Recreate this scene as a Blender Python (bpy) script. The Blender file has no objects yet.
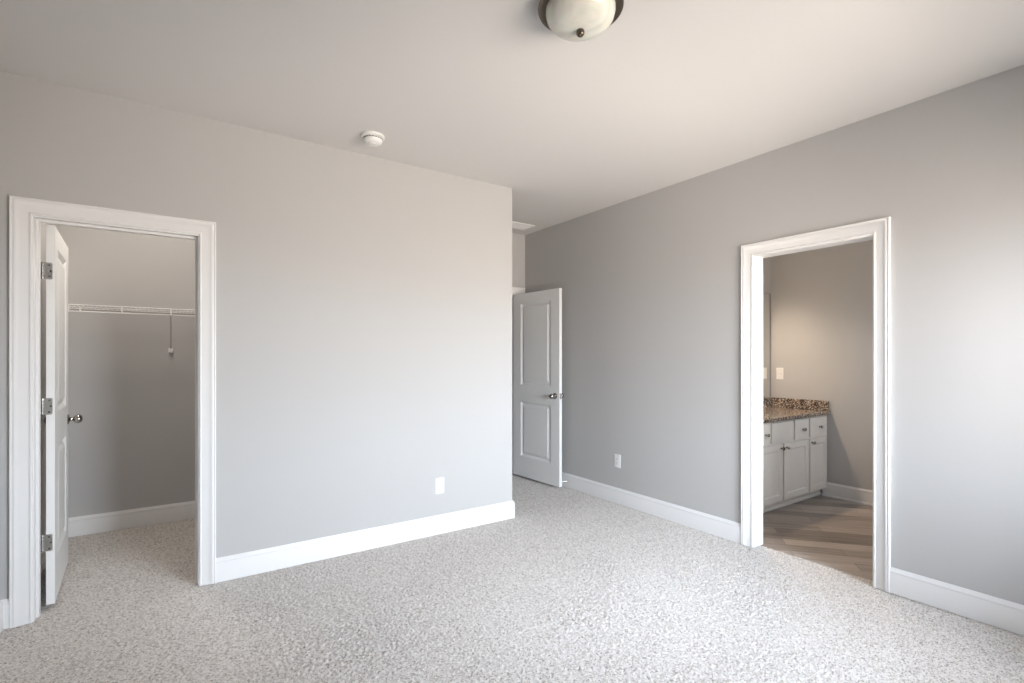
import bpy, bmesh, math
import numpy as np
from mathutils import Vector, Matrix

# ------------------------------------------------------------------ camera, sky, exposure
S = bpy.context.scene
COL = S.collection
F, YAW, HZ, CH = 503.43, 34.391, 357.75, 1.333     # focal length in px, heading, horizon row, lens height
cd = bpy.data.cameras.new('camera')
cam = bpy.data.objects.new('camera', cd); COL.objects.link(cam)
cam.location = (0, 0, CH)
cam.rotation_euler = (math.radians(90), 0, -math.radians(YAW))
cd.sensor_width = 36; cd.sensor_fit = 'HORIZONTAL'
cd.lens = F * 36 / 1024
cd.shift_y = (HZ - 341.5) / 1024
cd.clip_start = .02
S.camera = cam

SKY = 48.5            # brightness of the daylight outside
CLOSET_LAMP = 85.0
VANITY_LAMP = 620.0
w = bpy.data.worlds.new('sky'); S.world = w; w.use_nodes = True
nt = w.node_tree; nt.nodes.clear()
tc = nt.nodes.new('ShaderNodeTexCoord'); sp = nt.nodes.new('ShaderNodeSeparateXYZ')
rmp = nt.nodes.new('ShaderNodeValToRGB'); mp = nt.nodes.new('ShaderNodeMapRange')
bg = nt.nodes.new('ShaderNodeBackground'); wo = nt.nodes.new('ShaderNodeOutputWorld')
mp.inputs[1].default_value = -1; mp.inputs[2].default_value = 1
e = rmp.color_ramp.elements
e[0].position = 0; e[0].color = (.60, .53, .465, 1)
e[1].position = 1; e[1].color = (.64, .78, 1, 1)
for p, c in ((.47, (.61, .55, .49, 1)), (.53, (.855, .925, 1, 1))):
    n = e.new(p); n.color = c
nt.links.new(tc.outputs['Generated'], sp.inputs[0]); nt.links.new(sp.outputs['Z'], mp.inputs[0])
nt.links.new(mp.outputs[0], rmp.inputs[0]); nt.links.new(rmp.outputs[0], bg.inputs[0])
bg.inputs[1].default_value = SKY
nt.links.new(bg.outputs[0], wo.inputs[0])

S.view_settings.view_transform = 'Standard'
S.view_settings.look = 'None'
S.view_settings.exposure = 0.0
S.view_settings.gamma = 1
S.view_settings.use_curve_mapping = False
try:
    S.cycles.diffuse_bounces = 10; S.cycles.max_bounces = 14; S.cycles.sample_clamp_indirect = 6
    S.cycles.use_denoising = True
except Exception:
    pass

WIN = ((1.32, 2.10), (2.24, 3.02)); WZ0, WZ1 = .62, 2.13      # the two windows behind the camera
YW = -.5                                                       # their wall
for a, b, yw, za, zb in [(*q, YW - .16, WZ0, WZ1) for q in WIN] + [(4.2, 4.75, -.03, 1.40, 2.0)]:
    l = bpy.data.lights.new('window_portal', 'AREA'); l.shape = 'RECTANGLE'
    l.size = b - a; l.size_y = zb - za; l.cycles.is_portal = True
    o = bpy.data.objects.new('window_portal', l); COL.objects.link(o)
    o.location = ((a + b) / 2, yw, (za + zb) / 2); o.rotation_euler = (math.radians(90), 0, 0)

# ------------------------------------------------------------------ helpers
def add_box(bm, x0, x1, y0, y1, z0, z1, bev=0):
    v = [bm.verts.new((x, y, z)) for z in (z0, z1) for y in (y0, y1) for x in (x0, x1)]
    fs = [bm.faces.new([v[i] for i in q]) for q in
          ((0, 2, 3, 1), (4, 5, 7, 6), (0, 1, 5, 4), (2, 6, 7, 3), (0, 4, 6, 2), (1, 3, 7, 5))]
    if bev:
        es = list({e for f in fs for e in f.edges})
        bmesh.ops.bevel(bm, geom=es, offset=bev, segments=2, affect='EDGES', profile=.5)

def add_lathe(bm, prof, n=32, M=None, sx=1, sy=1):
    """prof: (radius, height) pairs turned about local Z"""
    M = M or Matrix()
    rings = []
    for r, z in prof:
        if r < 1e-6:
            rings.append([bm.verts.new(M @ Vector((0, 0, z)))])
        else:
            rings.append([bm.verts.new(M @ Vector((sx * r * math.cos(2 * math.pi * k / n), sy * r * math.sin(2 * math.pi * k / n), z))) for k in range(n)])
    for a, b in zip(rings, rings[1:]):
        for k in range(n):
            k2 = (k + 1) % n
            if len(a) == 1 and len(b) == 1: continue
            if len(a) == 1: f = (a[0], b[k], b[k2])
            elif len(b) == 1: f = (a[k2], a[k], b[0])
            else: f = (a[k], a[k2], b[k2], b[k])
            try: bm.faces.new(f)
            except ValueError: pass

def add_tube(bm, p, q, r, n=8):
    p, q = Vector(p), Vector(q); d = q - p
    M = Matrix.Translation(p) @ d.to_track_quat('Z', 'Y').to_matrix().to_4x4()
    add_lathe(bm, [(0, 0), (r, 0), (r, d.length), (0, d.length)], n, M)

def add_sweep(bm, sections, closed=True):
    """sections: lists of points (same count); skins them and caps the ends"""
    R = [[bm.verts.new(p) for p in s] for s in sections]
    n = len(R[0])
    for a, b in zip(R, R[1:]):
        for k in range(n if closed else n - 1):
            k2 = (k + 1) % n
            bm.faces.new((a[k], a[k2], b[k2], b[k]))
    if closed:
        bm.faces.new(R[0][::-1]); bm.faces.new(R[-1])

def obj(name, bm, m, parent=None, smooth=None, mods=None):
    bmesh.ops.recalc_face_normals(bm, faces=bm.faces)
    me = bpy.data.meshes.new(name); bm.to_mesh(me); bm.free()
    me.materials.append(m)
    o = bpy.data.objects.new(name, me); COL.objects.link(o)
    if parent: o.parent = parent
    if smooth is not None:
        for p in me.polygons: p.use_smooth = True
        try: me.set_sharp_from_angle(angle=math.radians(smooth))
        except Exception: pass
    return o

def tag(o, label, cat, group=None, kind=None):
    o['label'] = label; o['category'] = cat
    if group: o['group'] = group
    if kind: o['kind'] = kind
    return o

def thing(name, label, cat, loc, rz=0, group=None, kind=None):
    o = bpy.data.objects.new(name, None); COL.objects.link(o)
    o.location = loc; o.rotation_euler = (0, 0, rz); o.empty_display_size = .05
    return tag(o, label, cat, group, kind)

def px_on_y(u, y):      # world x where image column u meets the plane y
    t = (u - 512) / F; a = math.radians(YAW)
    return y * (math.sin(a) + t * math.cos(a)) / (math.cos(a) - t * math.sin(a))

# ------------------------------------------------------------------ materials
def mat(name, col, rough=.5, metal=0, spec=.5):
    m = bpy.data.materials.new(name); m.use_nodes = True
    b = m.node_tree.nodes['Principled BSDF']
    b.inputs['Base Color'].default_value = (*col, 1); b.inputs['Roughness'].default_value = rough
    b.inputs['Metallic'].default_value = metal
    b.inputs['Specular IOR Level'].default_value = spec
    return m

def N(m, t, **k):
    n = m.node_tree.nodes.new('ShaderNode' + t)
    for a, v in k.items():
        if a in n.inputs: n.inputs[a].default_value = v
        else: setattr(n, a, v)
    return n

def ramp(m, src, stops):
    r = N(m, 'ValToRGB'); el = r.color_ramp.elements
    el[0].position, el[0].color = stops[0][0], (*stops[0][1], 1)
    el[1].position, el[1].color = stops[-1][0], (*stops[-1][1], 1)
    for p, c in stops[1:-1]:
        q = el.new(p); q.color = (*c, 1)
    m.node_tree.links.new(src, r.inputs[0]); return r

def bump(m, src, strength, dist):
    b = N(m, 'Bump'); b.inputs['Strength'].default_value = strength; b.inputs['Distance'].default_value = dist
    m.node_tree.links.new(src, b.inputs['Height'])
    m.node_tree.links.new(b.outputs[0], m.node_tree.nodes['Principled BSDF'].inputs['Normal'])

def paint(name, col, rough=.75, orange=.05):
    m = mat(name, col, rough, spec=.25)
    t = N(m, 'TexCoord'); n = N(m, 'TexNoise', Scale=220.0, Detail=2.0)
    m.node_tree.links.new(t.outputs['Object'], n.inputs['Vector'])
    bump(m, n.outputs['Fac'], orange, .002)
    return m

WALL = paint('grey_wall_paint', (.498, .491, .483))
BATHWALL = WALL
CEIL = paint('ceiling_paint', (.705, .69, .672), .9)
TRIM = paint('white_trim_paint', (.79, .785, .78), .35, .01)
DOORW = paint('white_door_paint', (.80, .80, .79), .4, .01)
CAB = paint('painted_cabinet', (.78, .735, .67), .4, .01)
NICKEL = mat('satin_nickel', (.58, .56, .53), .28, 1)
KNOBM = mat('dark_nickel', (.30, .27, .24), .22, 1)
CHROME = mat('polished_metal', (.46, .44, .42), .10, 1)
HINGE = mat('hinge_metal', (.44, .43, .41), .36, 1)
BRONZE = mat('aged_bronze', (.13, .105, .08), .38, .85)
PLASTIC = mat('white_plastic', (.82, .82, .80), .35)
DUCT = mat('vent_throat', (.30, .29, .28), .7)
DARK = mat('dark_slot', (.03, .03, .03), .6)
WIRE = mat('white_vinyl_wire', (.90, .89, .88), .35)
MIRROR = mat('mirror_silver', (.88, .90, .88), .02, 1)
RUBBER = mat('white_rubber', (.75, .75, .73), .7)

# carpet: cut pile, random tuft tones, dark flecks painted in as shaded gaps; the pile itself is real relief in the floor mesh
CARPET = mat('cut_pile_carpet', (.5, .48, .45), .95, spec=.1)
m = CARPET; L = m.node_tree.links.new
t = N(m, 'TexCoord')
n1 = N(m, "TexVoronoi", Scale=175.0)
n2 = N(m, 'TexNoise', Scale=70.0, Detail=4.0, Roughness=.8)
for n in (n1, n2): L(t.outputs['Object'], n.inputs['Vector'])
sc_ = N(m, 'SeparateColor'); L(n1.outputs['Color'], sc_.inputs[0])
mf = N(m, 'Mix', data_type='FLOAT'); mf.inputs[0].default_value = .62
L(sc_.outputs[0], mf.inputs[2]); L(n2.outputs['Fac'], mf.inputs[3])
r1 = ramp(m, mf.outputs[0], [(.25, (.25, .215, .185)), (.38, (.485, .445, .405)), (.48, (.63, .595, .56)), (.66, (.75, .715, .68))])
L(r1.outputs[0], m.node_tree.nodes['Principled BSDF'].inputs['Base Color'])
m.node_tree.nodes['Principled BSDF'].inputs['Sheen Weight'].default_value = .15

# wood-look vinyl planks laid on the diagonal
VINYL = mat('wood_look_vinyl', (.3, .25, .2), .38)
m = VINYL; L = m.node_tree.links.new
t = N(m, 'TexCoord'); mpp = N(m, 'Mapping'); mpp.inputs['Rotation'].default_value = (0, 0, math.radians(-130))
L(t.outputs['Object'], mpp.inputs[0])
bk = N(m, 'TexBrick', Scale=1.0); bk.offset = .37
bk.inputs['Color1'].default_value = (0, 0, 0, 1); bk.inputs['Color2'].default_value = (1, 1, 1, 1)
bk.inputs['Mortar'].default_value = (.5, .5, .5, 1)
bk.inputs['Mortar Size'].default_value = .0012; bk.inputs['Brick Width'].default_value = .92; bk.inputs['Row Height'].default_value = .125
L(mpp.outputs[0], bk.inputs['Vector'])
st = N(m, 'Mapping'); st.inputs['Scale'].default_value = (1.6, 26, 1); L(mpp.outputs[0], st.inputs[0])
gr = N(m, 'TexNoise', Scale=1.6, Detail=6.0, Roughness=.62, Distortion=.4); L(st.outputs[0], gr.inputs['Vector'])
mm = N(m, 'Mix', data_type='FLOAT'); mm.inputs[0].default_value = .36
L(gr.outputs['Fac'], mm.inputs[2]); L(bk.outputs['Color'], mm.inputs[3])
rw = ramp(m, mm.outputs[0], [(.22, (.15, .12, .10)), (.42, (.28, .235, .20)), (.6, (.42, .365, .32)), (.8, (.56, .50, .45))])
mo = N(m, 'Mix', data_type='RGBA'); L(bk.outputs['Fac'], mo.inputs[0]); L(rw.outputs[0], mo.inputs[6]); mo.inputs[7].default_value = (.10, .08, .065, 1)
L(mo.outputs[2], m.node_tree.nodes['Principled BSDF'].inputs['Base Color'])
bump(m, gr.outputs['Fac'], .08, .003)

# speckled brown granite
GRANITE = mat('speckled_granite', (.3, .22, .17), .16)
m = GRANITE; L = m.node_tree.links.new
t = N(m, 'TexCoord'); v = N(m, 'TexVoronoi', Scale=120.0); L(t.outputs['Object'], v.inputs['Vector'])
sx = N(m, 'SeparateColor'); L(v.outputs['Color'], sx.inputs[0])
nz = N(m, 'TexNoise', Scale=30.0, Detail=3.0); L(t.outputs['Object'], nz.inputs['Vector'])
mg = N(m, 'Mix', data_type='FLOAT'); mg.inputs[0].default_value = .35; L(sx.outputs[0], mg.inputs[2]); L(nz.outputs['Fac'], mg.inputs[3])
rg = ramp(m, mg.outputs[0], [(.15, (.018, .014, .013)), (.30, (.07, .045, .036)), (.46, (.19, .13, .095)), (.58, (.40, .32, .25)), (.74, (.66, .60, .53))])
rg.color_ramp.interpolation = 'CONSTANT'
L(rg.outputs[0], m.node_tree.nodes['Principled BSDF'].inputs['Base Color'])

# alabaster glass, unlit
ALAB = mat('alabaster_glass', (.80, .79, .72), .22)
m = ALAB; L = m.node_tree.links.new
t = N(m, 'TexCoord'); nz = N(m, 'TexNoise', Scale=7.0, Detail=3.0, Distortion=1.6); L(t.outputs['Object'], nz.inputs['Vector'])
ra = ramp(m, nz.outputs['Fac'], [(.35, (.60, .605, .53)), (.6, (.75, .745, .68))]); L(ra.outputs[0], m.node_tree.nodes['Principled BSDF'].inputs['Base Color'])
m.node_tree.nodes['Principled BSDF'].inputs['Subsurface Weight'].default_value = .2

def glass_mat():
    m = bpy.data.materials.new('window_glass'); m.use_nodes = True
    nn = m.node_tree.nodes; nn.clear(); L = m.node_tree.links.new
    o = nn.new('ShaderNodeOutputMaterial'); a = nn.new('ShaderNodeBsdfTransparent'); g = nn.new('ShaderNodeBsdfGlossy')
    g.inputs['Roughness'].default_value = 0; f = nn.new('ShaderNodeFresnel'); x = nn.new('ShaderNodeMixShader')
    L(f.outputs[0], x.inputs[0]); L(a.outputs[0], x.inputs[1]); L(g.outputs[0], x.inputs[2]); L(x.outputs[0], o.inputs[0])
    return m
GLASS = glass_mat()

def lamp_glass(name, col, power):
    m = mat(name, (.9, .88, .82), .3); b = m.node_tree.nodes['Principled BSDF']
    b.inputs['Emission Color'].default_value = (*col, 1); b.inputs['Emission Strength'].default_value = power
    return m
LAMP_C = lamp_glass('lit_closet_glass', (1, .90, .80), CLOSET_LAMP)
SHADE = lamp_glass('opal_shade', (1, .78, .58), 9.0)
LAMP_V = lamp_glass('lit_vanity_glass', (1, .78, .58), VANITY_LAMP)

# ------------------------------------------------------------------ the shell
H = 2.743; T = .115
YA = 3.461; XA = 2.371; XB = 3.398; XL = -.68; YK = 4.698       # wall planes of the bedroom
YC = 4.95; XCL = -.665; XCR = XA - T                              # closet
XF = 5.26; YM = 2.842; YBN = .1                                  # bathroom
DH = 2.045                                                       # door heads
CO = (-.555, .148); KO = (2.505, 3.275); BO = (1.236, 1.955)     # clear openings: closet, hall, bathroom
J = .018                                                         # jamb thickness

def struct(name, bm, m, label, cat, **k):
    return tag(obj(name, bm, m, **k), label, cat, kind='structure')

def wall_x(name, y0, y1, x0, x1, holes, label):        # wall running along X
    bm = bmesh.new(); x = x0
    for a, b, z0, z1 in holes:
        add_box(bm, x, a, y0, y1, 0, H)
        if z0 > 0: add_box(bm, a, b, y0, y1, 0, z0)
        add_box(bm, a, b, y0, y1, z1, H); x = b
    add_box(bm, x, x1, y0, y1, 0, H)
    return struct(name, bm, WALL, label, 'wall')

def wall_y(name, x0, x1, y0, y1, holes, label):
    bm = bmesh.new(); y = y0
    for a, b, z0, z1 in holes:
        add_box(bm, x0, x1, y, a, 0, H); add_box(bm, x0, x1, a, b, z1, H); y = b
    add_box(bm, x0, x1, y, y1, 0, H)
    return struct(name, bm, WALL, label, 'wall')

def pile_floor():
    """carpet slab whose top is a fine relief of tufts"""
    x0, x1, y0, y1, st = XCL - .06, 3.482, .25, YC + .05, .006
    nx, ny = int((x1 - x0) / st), int((y1 - y0) / st)
    rg = np.random.default_rng(4)
    def noise(k):                                     # value noise with cells k steps wide
        g = rg.random((ny // k + 3, nx // k + 3))
        yy, xx = np.arange(ny + 1) / k, np.arange(nx + 1) / k
        iy, ix = yy.astype(int), xx.astype(int); fy, fx_ = (yy - iy)[:, None], (xx - ix)[None]
        fy, fx_ = fy * fy * (3 - 2 * fy), fx_ * fx_ * (3 - 2 * fx_)
        G = lambda a, b: g[np.ix_(iy + a, ix + b)]
        return (G(0, 0) * (1 - fx_) + G(0, 1) * fx_) * (1 - fy) + (G(1, 0) * (1 - fx_) + G(1, 1) * fx_) * fy - .5
    patch = .75 + .9 * np.clip(noise(70) + noise(34) * .6 + .25, 0, 1)      # trodden and brushed-up areas
    z = (noise(1) * .0058 + noise(2) * .0014) * patch + noise(40) * .003
    z -= z.max() * .55
    X, Y = np.meshgrid(np.linspace(x0, x1, nx + 1), np.linspace(y0, y1, ny + 1))
    co = np.stack([X, Y, z], -1).reshape(-1, 3)
    i = (np.arange(ny)[:, None] * (nx + 1) + np.arange(nx)[None]).reshape(-1)
    q = np.stack([i, i + 1, i + nx + 2, i + nx + 1], -1)
    nb = len(co)
    bx = []
    bq = []
    for a, b, c, d in ((-.95, x1, -.7, y0), (-.95, x1, y1, 6.2), (-.95, x0, y0, y1), (x0, x1, y0, y1)):
        k = nb + len(bx)
        top = -.03 if (a, c) == (x0, y0) else -.004
        bx += [(xx, yy, zz) for zz in (-.12, top) for yy in (c, d) for xx in (a, b)]
        bq += [[k + v for v in f] for f in ((0, 2, 3, 1), (4, 5, 7, 6), (0, 1, 5, 4), (2, 6, 7, 3), (0, 4, 6, 2), (1, 3, 7, 5))]
    co = np.concatenate([co, np.array(bx)]); q = np.concatenate([q, np.array(bq)])
    me = bpy.data.meshes.new('floor')
    me.vertices.add(len(co)); me.vertices.foreach_set('co', co.astype(np.float32).ravel())
    me.loops.add(q.size); me.loops.foreach_set('vertex_index', q.astype(np.int32).ravel())
    me.polygons.add(len(q)); me.polygons.foreach_set('loop_start', np.arange(0, q.size, 4, dtype=np.int32))
    me.update(calc_edges=True); me.validate()
    me.materials.append(CARPET)
    o = bpy.data.objects.new('floor', me); COL.objects.link(o)
    return tag(o, 'pale beige cut pile carpet across the bedroom and into the closet', 'floor', kind='structure')
pile_floor()
bm = bmesh.new(); add_box(bm, 3.482, 5.5, -.1, 3.0, -.12, -.004)
struct('floor_bathroom', bm, VINYL, 'brown wood-look plank floor of the bathroom beyond the doorway', 'floor')
bm = bmesh.new(); add_box(bm, -.95, 5.5, -.7, 6.2, H, H + .12)
struct('ceiling', bm, CEIL, 'flat pale ceiling carrying the dome light and smoke detector', 'ceiling')

wall_x('wall_front', YA, YA + T, XL - T, XA, [(CO[0] - J, CO[1] + J, 0, DH + J)], 'wide grey wall holding the closet doorway')
wall_y('wall_left', XL - T, XL, YW - .15, YA, [], 'grey wall meeting the closet wall at the left edge')
wall_y('wall_right', XB, XB + T, YW - .15, 6.1, [(BO[0] - J, BO[1] + J, 0, DH + J)], 'long grey wall holding the bathroom doorway')
wall_x('wall_rear', YW - .15, YW, XL - T, XB + T, [(a, b, WZ0, WZ1) for a, b in WIN], 'grey wall with the two windows')
wall_x('wall_back', YK, YK + T, XCR, XB, [(KO[0] - J, KO[1] + J, 0, DH + J)], 'narrow grey wall above the hall door at the end of the recess')
wall_y('wall_recess', XCR, XA, YA + T, 6.1, [], 'grey side wall of the recess round the corner')
wall_x('wall_hall', 6.0, 6.1, XA, XB, [], 'far wall of the hallway past the open door')
wall_x('wall_closet_back', YC, YC + T, XCL - T, XCR, [], 'grey back wall of the closet below and above the wire shelf')
wall_y('wall_closet_left', XCL - T, XCL, YA + T, YC, [], 'grey side wall of the closet behind the open door')
wall_y('wall_bathroom_far', XF, XF + T, YBN - T, YM + T, [], 'taupe bathroom wall with the light switch beside the vanity')
wall_x('wall_bathroom_mirror', YM, YM + T, XB + T, XF, [], 'bathroom wall behind the mirror and granite splash')
wall_x('wall_bathroom_near', YBN - T, YBN, XB + T, XF, [(4.2, 4.75, 1.40, 2.0)], 'bathroom wall opposite the vanity')

# baseboards: flat board, small ogee cap
BP = [(0, 0), (.015, 0), (.015, .108), (.0135, .113), (.0135, .117), (.0155, .122), (.0125, .131), (.008, .137), (.006, .143), (0, .143)]
def baseboard(name, pts, label, shoe=False, h=1.0):
    """pts: floor polyline; the board stands on its right-hand side"""
    bm = bmesh.new(); P = [Vector((x, y, 0)) for x, y in pts]
    def sweep(prof):
        secs = []
        for i, p in enumerate(P):
            ns = []
            if i > 0: d = (P[i] - P[i - 1]).normalized(); ns.append(Vector((d.y, -d.x, 0)))
            if i < len(P) - 1: d = (P[i + 1] - P[i]).normalized(); ns.append(Vector((d.y, -d.x, 0)))
            n = sum(ns, Vector()) / len(ns)
            n = n / n.length_squared
            secs.append([p + n * w + Vector((0, 0, z * h)) for w, z in prof])
        add_sweep(bm, secs)
    sweep(BP)
    if shoe: sweep([(.0148, 0), (.029, 0), (.029, .006), (.026, .013), (.021, .018), (.0148, .019)])
    return struct(name, bm, TRIM, label, 'baseboard', smooth=35)

CW = .083; RV = .006       # casing width, reveal
CA, CB = CO[0] - RV - CW, CO[1] + RV + CW
baseboard('baseboard_front', [(CB, YA), (XA, YA), (XA, YK)], 'tall white baseboard along the wide grey wall and round its corner')
baseboard('baseboard_left', [(XL, YW), (XL, YA), (CA, YA)], 'white baseboard returning to the closet casing in the left corner')
baseboard('baseboard_right', [(XB, YK), (XB, BO[1] + RV + CW)], 'white baseboard running between hall door and bathroom casing')
baseboard('baseboard_right.001', [(XB, BO[0] - RV - CW), (XB, YW)], 'white baseboard on the near side of the bathroom doorway')
baseboard('baseboard_closet', [(XCL, YA + T), (XCL, YC), (XCR, YC)], 'white baseboard along the closet back wall')
baseboard('baseboard_bathroom', [(XF, 2.33), (XF, YBN)], 'white baseboard with shoe moulding beside the vanity', shoe=True, h=.93)

# casing profile: (distance from the opening, projection)
CP = [(0, 0), (0, .009), (.004, .012), (.009, .012), (.013, .0085), (.018, .0095), (.040, .0125), (.056, .0165), (.060, .0195),
      (.066, .0205), (.071, .018), (.074, .018), (.077, .021), (.081, .020), (.083, .017), (.083, 0)]
def frame(name, a, b, org, U, W, depth, label, stop=None, right_w=1.0, both=True):
    """door frame: opening a..b along U, W out of the wall face; the jamb goes back by depth"""
    U, W, O, Z = Vector(U), Vector(W), Vector(org), Vector((0, 0, 1))
    root = thing(name, label, 'door frame', org, kind='structure')
    bm = bmesh.new()
    def cas(w0, sgn):
        A, B, Tt = a - RV, b + RV, DH + RV
        P = lambda u, z, w: U * u + Z * z + W * (w0 + sgn * w)
        secs = [[P(A - s, 0, w) for s, w in CP], [P(A - s, Tt + s, w) for s, w in CP],
                [P(B + s * right_w, Tt + s, w) for s, w in CP], [P(B + s * right_w, 0, w) for s, w in CP]]
        add_sweep(bm, secs)
    cas(0, 1)
    if both: cas(-depth, -1)
    obj('casing', bm, TRIM, root, smooth=28)
    bm = bmesh.new()
    def bx(u0, u1, w0, w1, z0, z1):
        c = [U * u + W * w_ + Z * z for z in (z0, z1) for w_ in (w0, w1) for u in (u0, u1)]
        v = [bm.verts.new(p) for p in c]
        for q in ((0, 2, 3, 1), (4, 5, 7, 6), (0, 1, 5, 4), (2, 6, 7, 3), (0, 4, 6, 2), (1, 3, 7, 5)): bm.faces.new([v[i] for i in q])
    bx(a - J, a, -depth, 0, 0, DH + J); bx(b, b + J, -depth, 0, 0, DH + J); bx(a, b, -depth, 0, DH, DH + J)
    if stop:
        s0, s1 = stop
        bx(a, a + .012, s0, s1, 0, DH); bx(b - .012, b, s0, s1, 0, DH); bx(a + .012, b - .012, s0, s1, DH - .012, DH)
    obj('jamb', bm, TRIM, root)
    return root
frame('trim_1', *CO, (0, YA, 0), (1, 0, 0), (0, -1, 0), T, 'white stepped casing around the closet doorway', stop=(-.078, -.043))
frame('trim_2', *BO, (XB, 0, 0), (0, 1, 0), (-1, 0, 0), T, 'white stepped casing around the bathroom doorway')
frame('trim_3', *KO, (0, YK, 0), (1, 0, 0), (0, -1, 0), T, 'white casing around the hall doorway at the end of the recess', stop=(-.078, -.043), right_w=1.28)

# windows: two behind the camera, one added unseen in the bathroom to light the vanity
def window(name, label, a, b, y, z0, z1):
    r = thing(name, label, 'window', ((a + b) / 2, y, z0), kind='structure')
    hw, hh = (b - a) / 2, z1 - z0
    bm = bmesh.new()
    for q in ((-hw, -hw + .04, 0, hh), (hw - .04, hw, 0, hh), (-hw + .04, hw - .04, 0, .05), (-hw + .04, hw - .04, hh - .05, hh), (-hw + .04, hw - .04, hh / 2 - .025, hh / 2 + .025)):
        add_box(bm, q[0], q[1], -.11, -.05, q[2], q[3])
    obj('sash', bm, TRIM, r)
    bm = bmesh.new(); add_box(bm, -hw + .035, hw - .035, -.084, -.08, .03, hh - .03); obj('pane', bm, GLASS, r)
    bm = bmesh.new()
    for q in ((-hw - .05, -hw, -.02, hh + .05), (hw, hw + .05, -.02, hh + .05), (-hw, hw, hh, hh + .05), (-hw, hw, -.1, -.022)):
        add_box(bm, q[0], q[1], -.001, .017, q[2], q[3], .004)
    obj('casing', bm, TRIM, r)
    bm = bmesh.new(); add_box(bm, -hw, hw, -.11, .045, -.022, 0.0, .004); obj('sill', bm, TRIM, r)
window('window_1', 'white sash window opposite the closet wall, nearer the blank side wall', *WIN[0], YW, WZ0, WZ1)
window('window_2', 'white sash window opposite the closet wall, nearer the bathroom wall', *WIN[1], YW, WZ0, WZ1)
window('added_window', 'small unseen sash window added opposite the bathroom vanity to light its front', 4.2, 4.75, YBN, 1.40, 2.0)

# ------------------------------------------------------------------ panel doors
def panel_face(bm, wd, h, y, sgn, panels, rings):
    """one face of a leaf in the plane y; panels (x0,x1,z0,z1) stacked upwards; rings (inset, depth)"""
    def quad(x0, x1, z0, z1):
        bm.faces.new([bm.verts.new(p) for p in ((x0, y, z0), (x1, y, z0), (x1, y, z1), (x0, y, z1))])
    x0, x1 = panels[0][0], panels[0][1]
    quad(0, x0, 0, h); quad(x1, wd, 0, h); z = 0
    for p in panels:
        quad(x0, x1, z, p[2]); z = p[3]
        prev = None
        for ins, dep in rings:
            yy = y - sgn * dep
            cur = [bm.verts.new(q) for q in ((p[0] + ins, yy, p[2] + ins), (p[1] - ins, yy, p[2] + ins), (p[1] - ins, yy, p[3] - ins), (p[0] + ins, yy, p[3] - ins))]
            if prev:
                for k in range(4): bm.faces.new((prev[k], prev[(k + 1) % 4], cur[(k + 1) % 4], cur[k]))
            prev = cur
        bm.faces.new(prev)
    quad(x0, x1, z, h)

def leaf_bm(wd, h, t, panels, rings, both=True):
    bm = bmesh.new()
    panel_face(bm, wd, h, t / 2, 1, panels, rings)
    if both: panel_face(bm, wd, h, -t / 2, -1, panels, rings)
    else: bm.faces.new([bm.verts.new(p) for p in ((0, -t / 2, 0), (wd, -t / 2, 0), (wd, -t / 2, h), (0, -t / 2, h))])
    for q in (((0, 0), (wd, 0)), ((wd, 0), (wd, h)), ((wd, h), (0, h)), ((0, h), (0, 0))):
        (xa, za), (xb, zb) = q
        bm.faces.new([bm.verts.new(p) for p in ((xa, -t / 2, za), (xb, -t / 2, zb), (xb, t / 2, zb), (xa, t / 2, za))])
    bmesh.ops.remove_doubles(bm, verts=bm.verts, dist=1e-5)
    return bm
PRINGS = [(0, 0), (.004, .002), (.024, .013), (.033, .013), (.058, .002), (.062, .002)]

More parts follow.
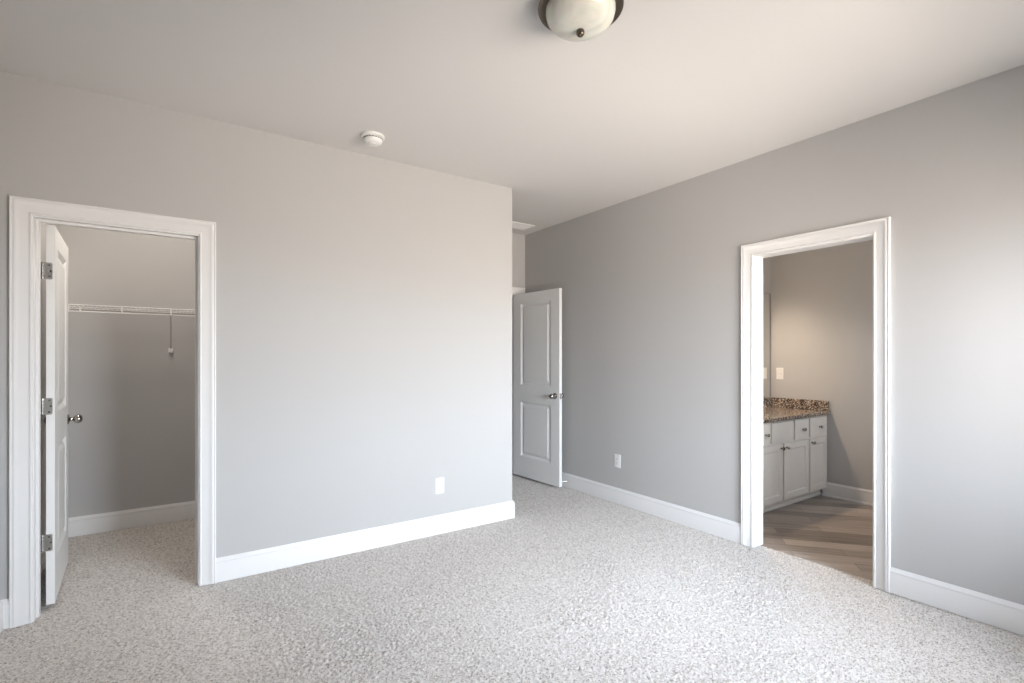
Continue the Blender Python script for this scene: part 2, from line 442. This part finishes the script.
KNOB = [(0, .0), (.031, 0), (.032, .004), (.028, .009), (.016, .011), (.0115, .016), (.0105, .026), (.013, .029), (.0205, .033), (.0265, .041),
        (.0285, .050), (.0275, .058), (.0235, .066), (.016, .072), (.007, .075), (0, .0755)]
def add_plate(bm, y0, y1, z0, z1, r, s):
    """thin hinge leaf on the plane x = 0, its two free corners rounded"""
    out = []
    far, near = (y0, y1) if s > 0 else (y1, y0)
    d = 1 if s > 0 else -1
    out.append((near, z0)); 
    for k in range(5):
        a = k * math.pi / 8; out.append((far + d * (r - r * math.sin(a)), z0 + r - r * math.cos(a)))
    for k in range(5):
        a = k * math.pi / 8; out.append((far + d * (r - r * math.cos(a)), z1 - r + r * math.sin(a)))
    out.append((near, z1))
    add_sweep(bm, [[(x, y, z) for y, z in out] for x in (.0002, -.0022)])
def door(name, label, loc, rz, wd, hinge_z, mirror=1):
    """hinge edge at local x = 0, leaf towards +x; hinge knuckles on the side +y*mirror"""
    r = thing(name, label, 'door', loc, rz, kind='structure')
    h, t = 2.018, .035
    st = .130
    pn = [(st, wd - st, .222, .83), (st, wd - st, 1.012, 1.912)]
    lf = obj('leaf', leaf_bm(wd, h, t, pn, PRINGS), DOORW, r); lf.location.z = .022
    for s in (1, -1):
        bm = bmesh.new()
        M = Matrix.Translation((wd - .062, s * t / 2, .942)) @ Matrix.Rotation(-s * math.pi / 2, 4, 'X')
        add_lathe(bm, KNOB, 28, M)
        obj('knob', bm, CHROME, r, smooth=40)
    bm = bmesh.new(); add_box(bm, wd - .001, wd + .0015, -.0125, .0125, .913, .971, .0008)
    add_box(bm, wd, wd + .010, -.007, .007, .933, .951, .002)
    obj('latch', bm, HINGE, r)
    for z in hinge_z:
        bm = bmesh.new(); s = mirror
        # plate on the leaf edge, plate across the gap to the jamb, knuckle
        add_plate(bm, -.008 if s > 0 else -.0175, .0175 if s > 0 else .008, z - .0445, z + .0445, .008, s)
        add_box(bm, -.0022, -.0002, t / 2 * s - .001, t / 2 * s + .016 * s, z - .0445, z + .0445) if s > 0 else add_box(bm, -.0022, -.0002, -t / 2 - .016, -t / 2 + .001, z - .0445, z + .0445)
        for k in range(5):
            add_lathe(bm, [(0, 0), (.0062, 0), (.0066, .001), (.0066, .0168), (.0062, .0176), (0, .0176)], 14, Matrix.Translation((-.001, s * (t / 2 + .014), z - .0445 + k * .0178)))
        hg = obj('hinge', bm, HINGE, r, smooth=40)
        bm = bmesh.new()
        for dy, dz in ((.006, .031), (-.001, 0), (.006, -.031)):
            M = Matrix.Translation((-.0021, dy * s, z + dz)) @ Matrix.Rotation(-math.pi / 2, 4, 'Y')
            add_lathe(bm, [(.0045, 0), (.0040, .0008), (0, .0009)], 12, M)
        obj('screws', bm, KNOBM, hg)
    return r
# closet door: swung into the closet a little past square
door('door_1', 'white two-panel door standing open inside the closet', (-.513, 3.596, 0), math.radians(92.6), .70, (1.794, 1.075, .351), 1)
# hall door: open against the right-hand wall
door('door_2', 'white two-panel door standing open at the end of the recess', (3.247, 4.690, 0), math.radians(-86.7), .757, (1.80, 1.075, .35), 1)

# ------------------------------------------------------------------ closet shelf
sh = thing('wire_shelf', 'white wire closet shelf with a diagonal support arm on the closet back wall', 'shelf', (0, YC, 1.705))
x0, x1 = XCL + .012, XCR - .012; FY = -.31
bm = bmesh.new()
k = x0
while k < x1:
    add_tube(bm, (k, -.006, 0), (k, FY, 0), .0016, 5); k += .0254
for yy in (-.008, -.16): add_tube(bm, (x0, yy, -.004), (x1, yy, -.004), .003, 6)
obj('deck', bm, WIRE, sh, smooth=60)
bm = bmesh.new(); add_tube(bm, (x0, FY, 0), (x1, FY, 0), .0036, 8); obj('front_rail', bm, WIRE, sh, smooth=60)
bm = bmesh.new(); add_tube(bm, (x0, FY - .004, -.046), (x1, FY - .004, -.046), .0042, 8); obj('hanging_rail', bm, WIRE, sh, smooth=60)
xb = px_on_y(171, YC + FY)
k = xb - .296 * 2
while k < x1:
    bm = bmesh.new()
    add_box(bm, k - .0045, k + .0045, FY - .008, FY - .001, -.050, .004, .0015)
    obj('rail_tie', bm, WIRE, sh); k += .296
for k in (xb - .56, xb + .35, xb + 1.3):
    bm = bmesh.new(); add_box(bm, k - .007, k + .007, -.022, 0, -.022, .008, .003); obj('wall_clip', bm, WIRE, sh)
for k in (xb, xb + .888, xb + 1.776):
    bm = bmesh.new()
    add_tube(bm, (k, FY + .004, -.040), (k, -.016, -.300), .0042, 8)
    add_box(bm, k - .005, k + .005, FY - .006, FY + .012, -.05, -.03, .002)
    br = obj('support_arm', bm, mat('grey_vinyl_wire', (.55, .53, .50), .4) if k == xb else bpy.data.materials['grey_vinyl_wire'], sh, smooth=60)
    bm = bmesh.new(); add_box(bm, k - .0165, k + .0165, -.022, 0, -.332, -.292, .004); obj('foot_clip', bm, WIRE, br)

# ------------------------------------------------------------------ ceiling fittings
def dome_light(name, label, loc, R, glass, metal):
    r = thing(name, label, 'ceiling light', loc)
    bm = bmesh.new()
    add_lathe(bm, [(0, 0), (R * .74, 0), (R * .80, -.005), (R * .82, -.010), (R * .88, -.012), (R * .90, -.018), (R * .955, -.021), (R * .97, -.027), (R, -.030),
                   (R * 1.01, -.035), (R * 1.0, -.039), (R * .95, -.042), (R * .86, -.040), (0, -.034)], 56)
    obj('pan', bm, metal, r, smooth=30)
    bm = bmesh.new()
    add_lathe(bm, [(R * .82, -.036), (R * .822, -.053), (R * .785, -.075), (R * .70, -.092), (R * .55, -.107), (R * .37, -.116), (R * .18, -.120), (0, -.121)], 56)
    obj('glass_bowl', bm, glass, r, smooth=60)
    bm = bmesh.new()
    add_lathe(bm, [(0, -.116), (.014, -.121), (.0165, -.127), (.0165, -.134), (.013, -.141), (.006, -.146), (0, -.147)], 24)
    obj('finial', bm, metal, r, smooth=50)
    return r
dome_light('dome_ceiling_light', 'bronze rimmed alabaster dome light hanging on the bedroom ceiling', (1.342, 1.484, H), .166, ALAB, BRONZE)
dome_light('dome_ceiling_light.001', 'lit dome light on the closet ceiling above the wire shelf', (-.05, 4.05, H), .13, LAMP_C, NICKEL)

sd = thing('smoke_detector', 'round white smoke detector on the ceiling near the closet wall', 'smoke detector', (1.078, 3.14, H))
bm = bmesh.new(); add_lathe(bm, [(0, 0), (.071, 0), (.073, -.004), (.072, -.014), (.066, -.018), (0, -.018)], 40); obj('base', bm, PLASTIC, sd, smooth=40)
bm = bmesh.new()
add_lathe(bm, [(0, -.017), (.056, -.017), (.060, -.020), (.060, -.028), (.054, -.042), (.044, -.049), (.026, -.052), (.024, -.056), (0, -.057)], 40)
cv = obj('cover', bm, PLASTIC, sd, smooth=35)
bm = bmesh.new()
for k in range(20):
    a = k * math.pi / 10
    M = Matrix.Rotation(a, 4, 'Z')
    b2 = bmesh.new(); add_box(b2, .0585, .0612, -.006, .006, -.0265, -.0215)
    for f in b2.faces: bm.faces.new([bm.verts.new(M @ v.co) for v in f.verts])
    b2.free()
obj('slots', bm, DARK, cv)
bm = bmesh.new(); add_lathe(bm, [(0, -.0565), (.009, -.0565), (.008, -.059), (0, -.0595)], 16, Matrix.Translation((.018, -.012, .004))); obj('test_button', bm, PLASTIC, cv, smooth=40)

vt = thing('ceiling_vent', 'white louvred vent on the recess ceiling above the hall door', 'air vent', (3.055, 4.395, H))
bm = bmesh.new()
hx, hy = .180, .105
for q in ((-hx, hx, -hy, -hy + .022), (-hx, hx, hy - .022, hy), (-hx, -hx + .022, -hy + .022, hy - .022), (hx - .022, hx, -hy + .022, hy - .022), (-.006, .006, -hy + .022, hy - .022)):
    add_box(bm, q[0], q[1], q[2], q[3], -.008, 0)
obj('frame', bm, PLASTIC, vt)
bm = bmesh.new(); add_box(bm, -hx + .01, hx - .01, -hy + .01, hy - .01, -.0012, 0); obj('duct', bm, DUCT, vt)
bm = bmesh.new()
for xa, xb in ((-hx + .022, -.006), (.006, hx - .022)):
    for k in range(9):
        yy = -hy + .030 + k * .0182
        v = [bm.verts.new(p) for p in ((xa, yy - .0055, -.0022), (xb, yy - .0055, -.0022), (xb, yy + .0065, -.0105), (xa, yy + .0065, -.0105))]
        u = [bm.verts.new(p.co + Vector((0, .0009, .0009))) for p in v]
        bm.faces.new(v); bm.faces.new(u[::-1])
        for a in range(4): bm.faces.new((v[a], v[(a + 1) % 4], u[(a + 1) % 4], u[a]))
obj('louvers', bm, PLASTIC, vt)

# ------------------------------------------------------------------ outlets and switch
def wall_plate(name, label, cat, loc, rz, kind):
    """plate in the local XZ plane, facing -Y"""
    r = thing(name, label, cat, loc, rz)
    bm = bmesh.new(); add_box(bm, -.036, .036, -.0055, 0, -.0595, .0595, .0022); obj('plate', bm, PLASTIC, r)
    if kind == 'outlet':
        for z in (.0195, -.0195):
            bm = bmesh.new()
            M = Matrix.Translation((0, -.005, z)) @ Matrix.Rotation(math.pi / 2, 4, 'X')
            add_lathe(bm, [(0, 0), (.0172, 0), (.0172, .0022), (.0165, .0028), (0, .0028)], 28, M, 1, .84)
            rc = obj('socket', bm, PLASTIC, r, smooth=40)
            bm = bmesh.new()
            add_box(bm, -.0075, -.0055, -.0082, -.0077, z - .001, z + .008); add_box(bm, .0055, .0075, -.0082, -.0077, z + .0005, z + .0075)
            M = Matrix.Translation((0, -.0077, z - .0075)) @ Matrix.Rotation(math.pi / 2, 4, 'X')
            add_lathe(bm, [(0, 0), (.0026, 0), (.0026, .0005), (0, .0005)], 12, M)
            obj('slots', bm, DARK, rc)
        bm = bmesh.new(); add_lathe(bm, [(0, 0), (.003, 0), (.002, .0012), (0, .0013)], 12, Matrix.Translation((0, -.0055, 0)) @ Matrix.Rotation(math.pi / 2, 4, 'X')); obj('screw', bm, NICKEL, r)
    else:
        bm = bmesh.new(); add_box(bm, -.005, .005, -.007, -.004, -.012, .012, .001)
        v = [bm.verts.new(p) for p in ((-.0042, -.006, -.004), (.0042, -.006, -.004), (.0042, -.006, .006), (-.0042, -.006, .006), (-.0036, -.018, .006), (.0036, -.018, .006), (.0036, -.016, .011), (-.0036, -.016, .011))]
        for q in ((0, 1, 5, 4), (4, 5, 6, 7), (3, 7, 6, 2), (0, 4, 7, 3), (1, 2, 6, 5)): bm.faces.new([v[i] for i in q])
        obj('toggle', bm, PLASTIC, r)
        for z in (.030, -.030):
            bm = bmesh.new(); add_lathe(bm, [(0, 0), (.003, 0), (.002, .0012), (0, .0013)], 12, Matrix.Translation((0, -.0055, z)) @ Matrix.Rotation(math.pi / 2, 4, 'X')); obj('screw', bm, PLASTIC, r)
    return r
wall_plate('wall_outlet', 'white outlet low on the wide wall beside the closet', 'outlet', (1.704, YA, .363), 0, 'outlet')
wall_plate('wall_outlet', 'white outlet low on the wall between hall door and bathroom doorway', 'outlet', (XB, 3.254, .390), -math.pi / 2, 'outlet')
wall_plate('light_switch', 'white toggle light switch on the bathroom wall above the granite', 'light switch', (XF, 2.748, 1.168), -math.pi / 2, 'switch')

# spring door stop on the baseboard behind the hall door
ds = thing('door_stop', 'small white-tipped door stop on the baseboard behind the hall door', 'door stop', (XB - .015, 3.935, .070))
bm = bmesh.new(); add_lathe(bm, [(0, 0), (.011, 0), (.011, .005), (.007, .010), (0, .010)], 18, Matrix.Rotation(-math.pi / 2, 4, 'Y')); obj('base', bm, NICKEL, ds, smooth=40)
bm = bmesh.new(); add_lathe(bm, [(0, .008)] + [(.0055 if k % 2 else .0045, .009 + k * .0018) for k in range(32)] + [(0, .067)], 14, Matrix.Rotation(-math.pi / 2, 4, 'Y')); obj('spring', bm, NICKEL, ds, smooth=40)
bm = bmesh.new(); add_lathe(bm, [(0, .065), (.0075, .065), (.0085, .068), (.0085, .076), (.007, .080), (0, .081)], 18, Matrix.Rotation(-math.pi / 2, 4, 'Y')); obj('rubber_tip', bm, RUBBER, ds, smooth=40)

# ------------------------------------------------------------------ bathroom vanity
VF = 2.295; VB = YM; VX1 = XF - .003; VX0 = 4.035; VTOP = .787; TK = .086
fx = lambda u: px_on_y(u, VF - .019)
va = thing('vanity_cabinet', 'off-white bathroom vanity with drawers over panelled doors', 'cabinet', ((VX0 + VX1) / 2, VF, 0))
cx = (VX0 + VX1) / 2
bm = bmesh.new(); add_box(bm, VX0 - cx, VX1 - cx, 0, VB - VF - .002, TK, VTOP); obj('body', bm, CAB, va)
bm = bmesh.new(); add_box(bm, VX0 - cx, VX1 - cx, .062, .076, .0, TK); add_box(bm, VX0 - cx, VX0 - cx + .016, .084, VB - VF - .002, 0, TK); add_box(bm, VX0 - cx, VX1 - cx, .048, .0618, 0, .019, .004); obj('toe_kick', bm, CAB, va)
CKNOB = [(0, 0), (.0085, 0), (.0085, .002), (.005, .004), (.0045, .012), (.009, .016), (.0145, .020), (.0155, .024), (.012, .029), (.005, .031), (0, .0312)]
def knob(parent, x, z):
    bm = bmesh.new(); add_lathe(bm, CKNOB, 20, Matrix.Translation((x, -.0195, z)) @ Matrix.Rotation(math.pi / 2, 4, 'X'))
    obj('knob', bm, KNOBM, parent, smooth=45)
SHAKER = [(0, 0), (.003, .0015), (.010, .0075), (.012, .008)]
def front(name, xa, xb, za, zb, panel, kn=None):
    wd, h = xb - xa, zb - za
    if panel:
        bm = leaf_bm(wd, h, .019, [(.052, wd - .052, .052, h - .052)], SHAKER, both=False)
        for v in bm.verts: v.co = Vector((v.co.x + xa - cx, -v.co.y - .0095, v.co.z + za))
    else:
        bm = bmesh.new(); add_box(bm, xa - cx, xb - cx, -.019, -.0003, za, zb, .0025)
    o = obj(name, bm, CAB, va)
    if kn: knob(o, kn[0] - cx, kn[1])
    return o
XS = [fx(762.5), fx(782.9), fx(784.3), fx(808.7), fx(810.4), fx(827.0)]
g = .0035
DZ0, DZ1, FZ0, FZ1 = TK + .006, .585, .603, VTOP - .012
front('door', XS[0] - .16, XS[1], DZ0, DZ1, True, (XS[1] - .030, DZ1 - .035))
front('door', XS[2], XS[3], DZ0, DZ1, True, (XS[2] + .030, DZ1 - .035))
front('door', XS[4], XS[5], DZ0, DZ1, True, (XS[4] + .030, DZ1 - .035))
D = [fx(770.6), fx(772.3), fx(793.7), fx(795.2)]
front('drawer', D[0] - .17, D[0], FZ0, FZ1, False, (D[0] - .075, .685))
front('false_front', D[1], D[2], FZ0, FZ1, False)
front('drawer', D[3], XS[3], FZ0, FZ1, False, ((D[3] + XS[3]) / 2 + .015, .685))
front('drawer', XS[4], XS[5], FZ0, FZ1, False, ((XS[4] + XS[5]) / 2 + .01, .685))

ct = thing('granite_countertop', 'speckled brown granite countertop with raised splash on the vanity', 'countertop', (cx, VF, VTOP))
bm = bmesh.new(); add_box(bm, VX0 - .012 - cx, VX1 - cx, -.032, VB - VF - .001, .0005, .034, .005); obj('slab', bm, GRANITE, ct)
bm = bmesh.new(); add_box(bm, VX1 - .021 - cx, VX1 - cx, -.020, VB - VF - .023, .0342, .130, .003); obj('side_splash', bm, GRANITE, ct)
bm = bmesh.new(); add_box(bm, VX0 - cx, VX1 - cx, VB - VF - .022, VB - VF - .001, .0342, .130, .003); obj('back_splash', bm, GRANITE, ct)

mi = thing('wall_mirror', 'frameless mirror rising from the granite splash to its dark right edge', 'mirror', (4.6, YM, .92))
bm = bmesh.new(); add_box(bm, -.54, px_on_y(769.8, YM) - 4.6, -.0055, -.0005, 0, 1.085); obj('backing', bm, DARK, mi)
bm = bmesh.new(); add_box(bm, -.538, px_on_y(769.2, YM) - 4.6, -.0075, -.0057, .001, 1.083); obj('glass', bm, MIRROR, mi)

vl = thing('vanity_light', 'three-shade vanity light on the wall above the bathroom mirror', 'wall light', (4.46, YM, 2.20))
bm = bmesh.new(); add_box(bm, -.28, .28, -.022, 0, -.035, .035, .006); obj('bar', bm, NICKEL, vl)
for k in (-.2, 0, .2):
    bm = bmesh.new(); add_lathe(bm, [(0, 0), (.02, 0), (.02, .05), (.028, .055), (.028, .065), (0, .065)], 20, Matrix.Translation((k, -.015, 0)) @ Matrix.Rotation(math.pi / 2, 4, 'X')); ar = obj('arm', bm, NICKEL, vl, smooth=40)
    M = Matrix.Translation((k, -.115, 0))
    bm = bmesh.new(); add_tube(bm, (k, -.078, 0), (k, -.115, 0), .008, 12); add_lathe(bm, [(0, .012), (.02, .012), (.024, 0), (.024, -.03), (0, -.03)], 24, M); obj('holder', bm, NICKEL, vl, smooth=40)
    bm = bmesh.new(); add_lathe(bm, [(.023, -.022), (.034, -.034), (.046, -.06), (.054, -.095), (.062, -.135), (.059, -.135), (.051, -.095), (.043, -.06), (.031, -.036), (.023, -.026)], 32, M); sd_ = obj('shade', bm, SHADE, vl, smooth=60)
    bm = bmesh.new(); add_lathe(bm, [(0, -.03), (.012, -.032), (.014, -.05), (.026, -.078), (.028, -.092), (.022, -.108), (.01, -.117), (0, -.119)], 24, M); obj('bulb', bm, LAMP_V, sd_, smooth=70)
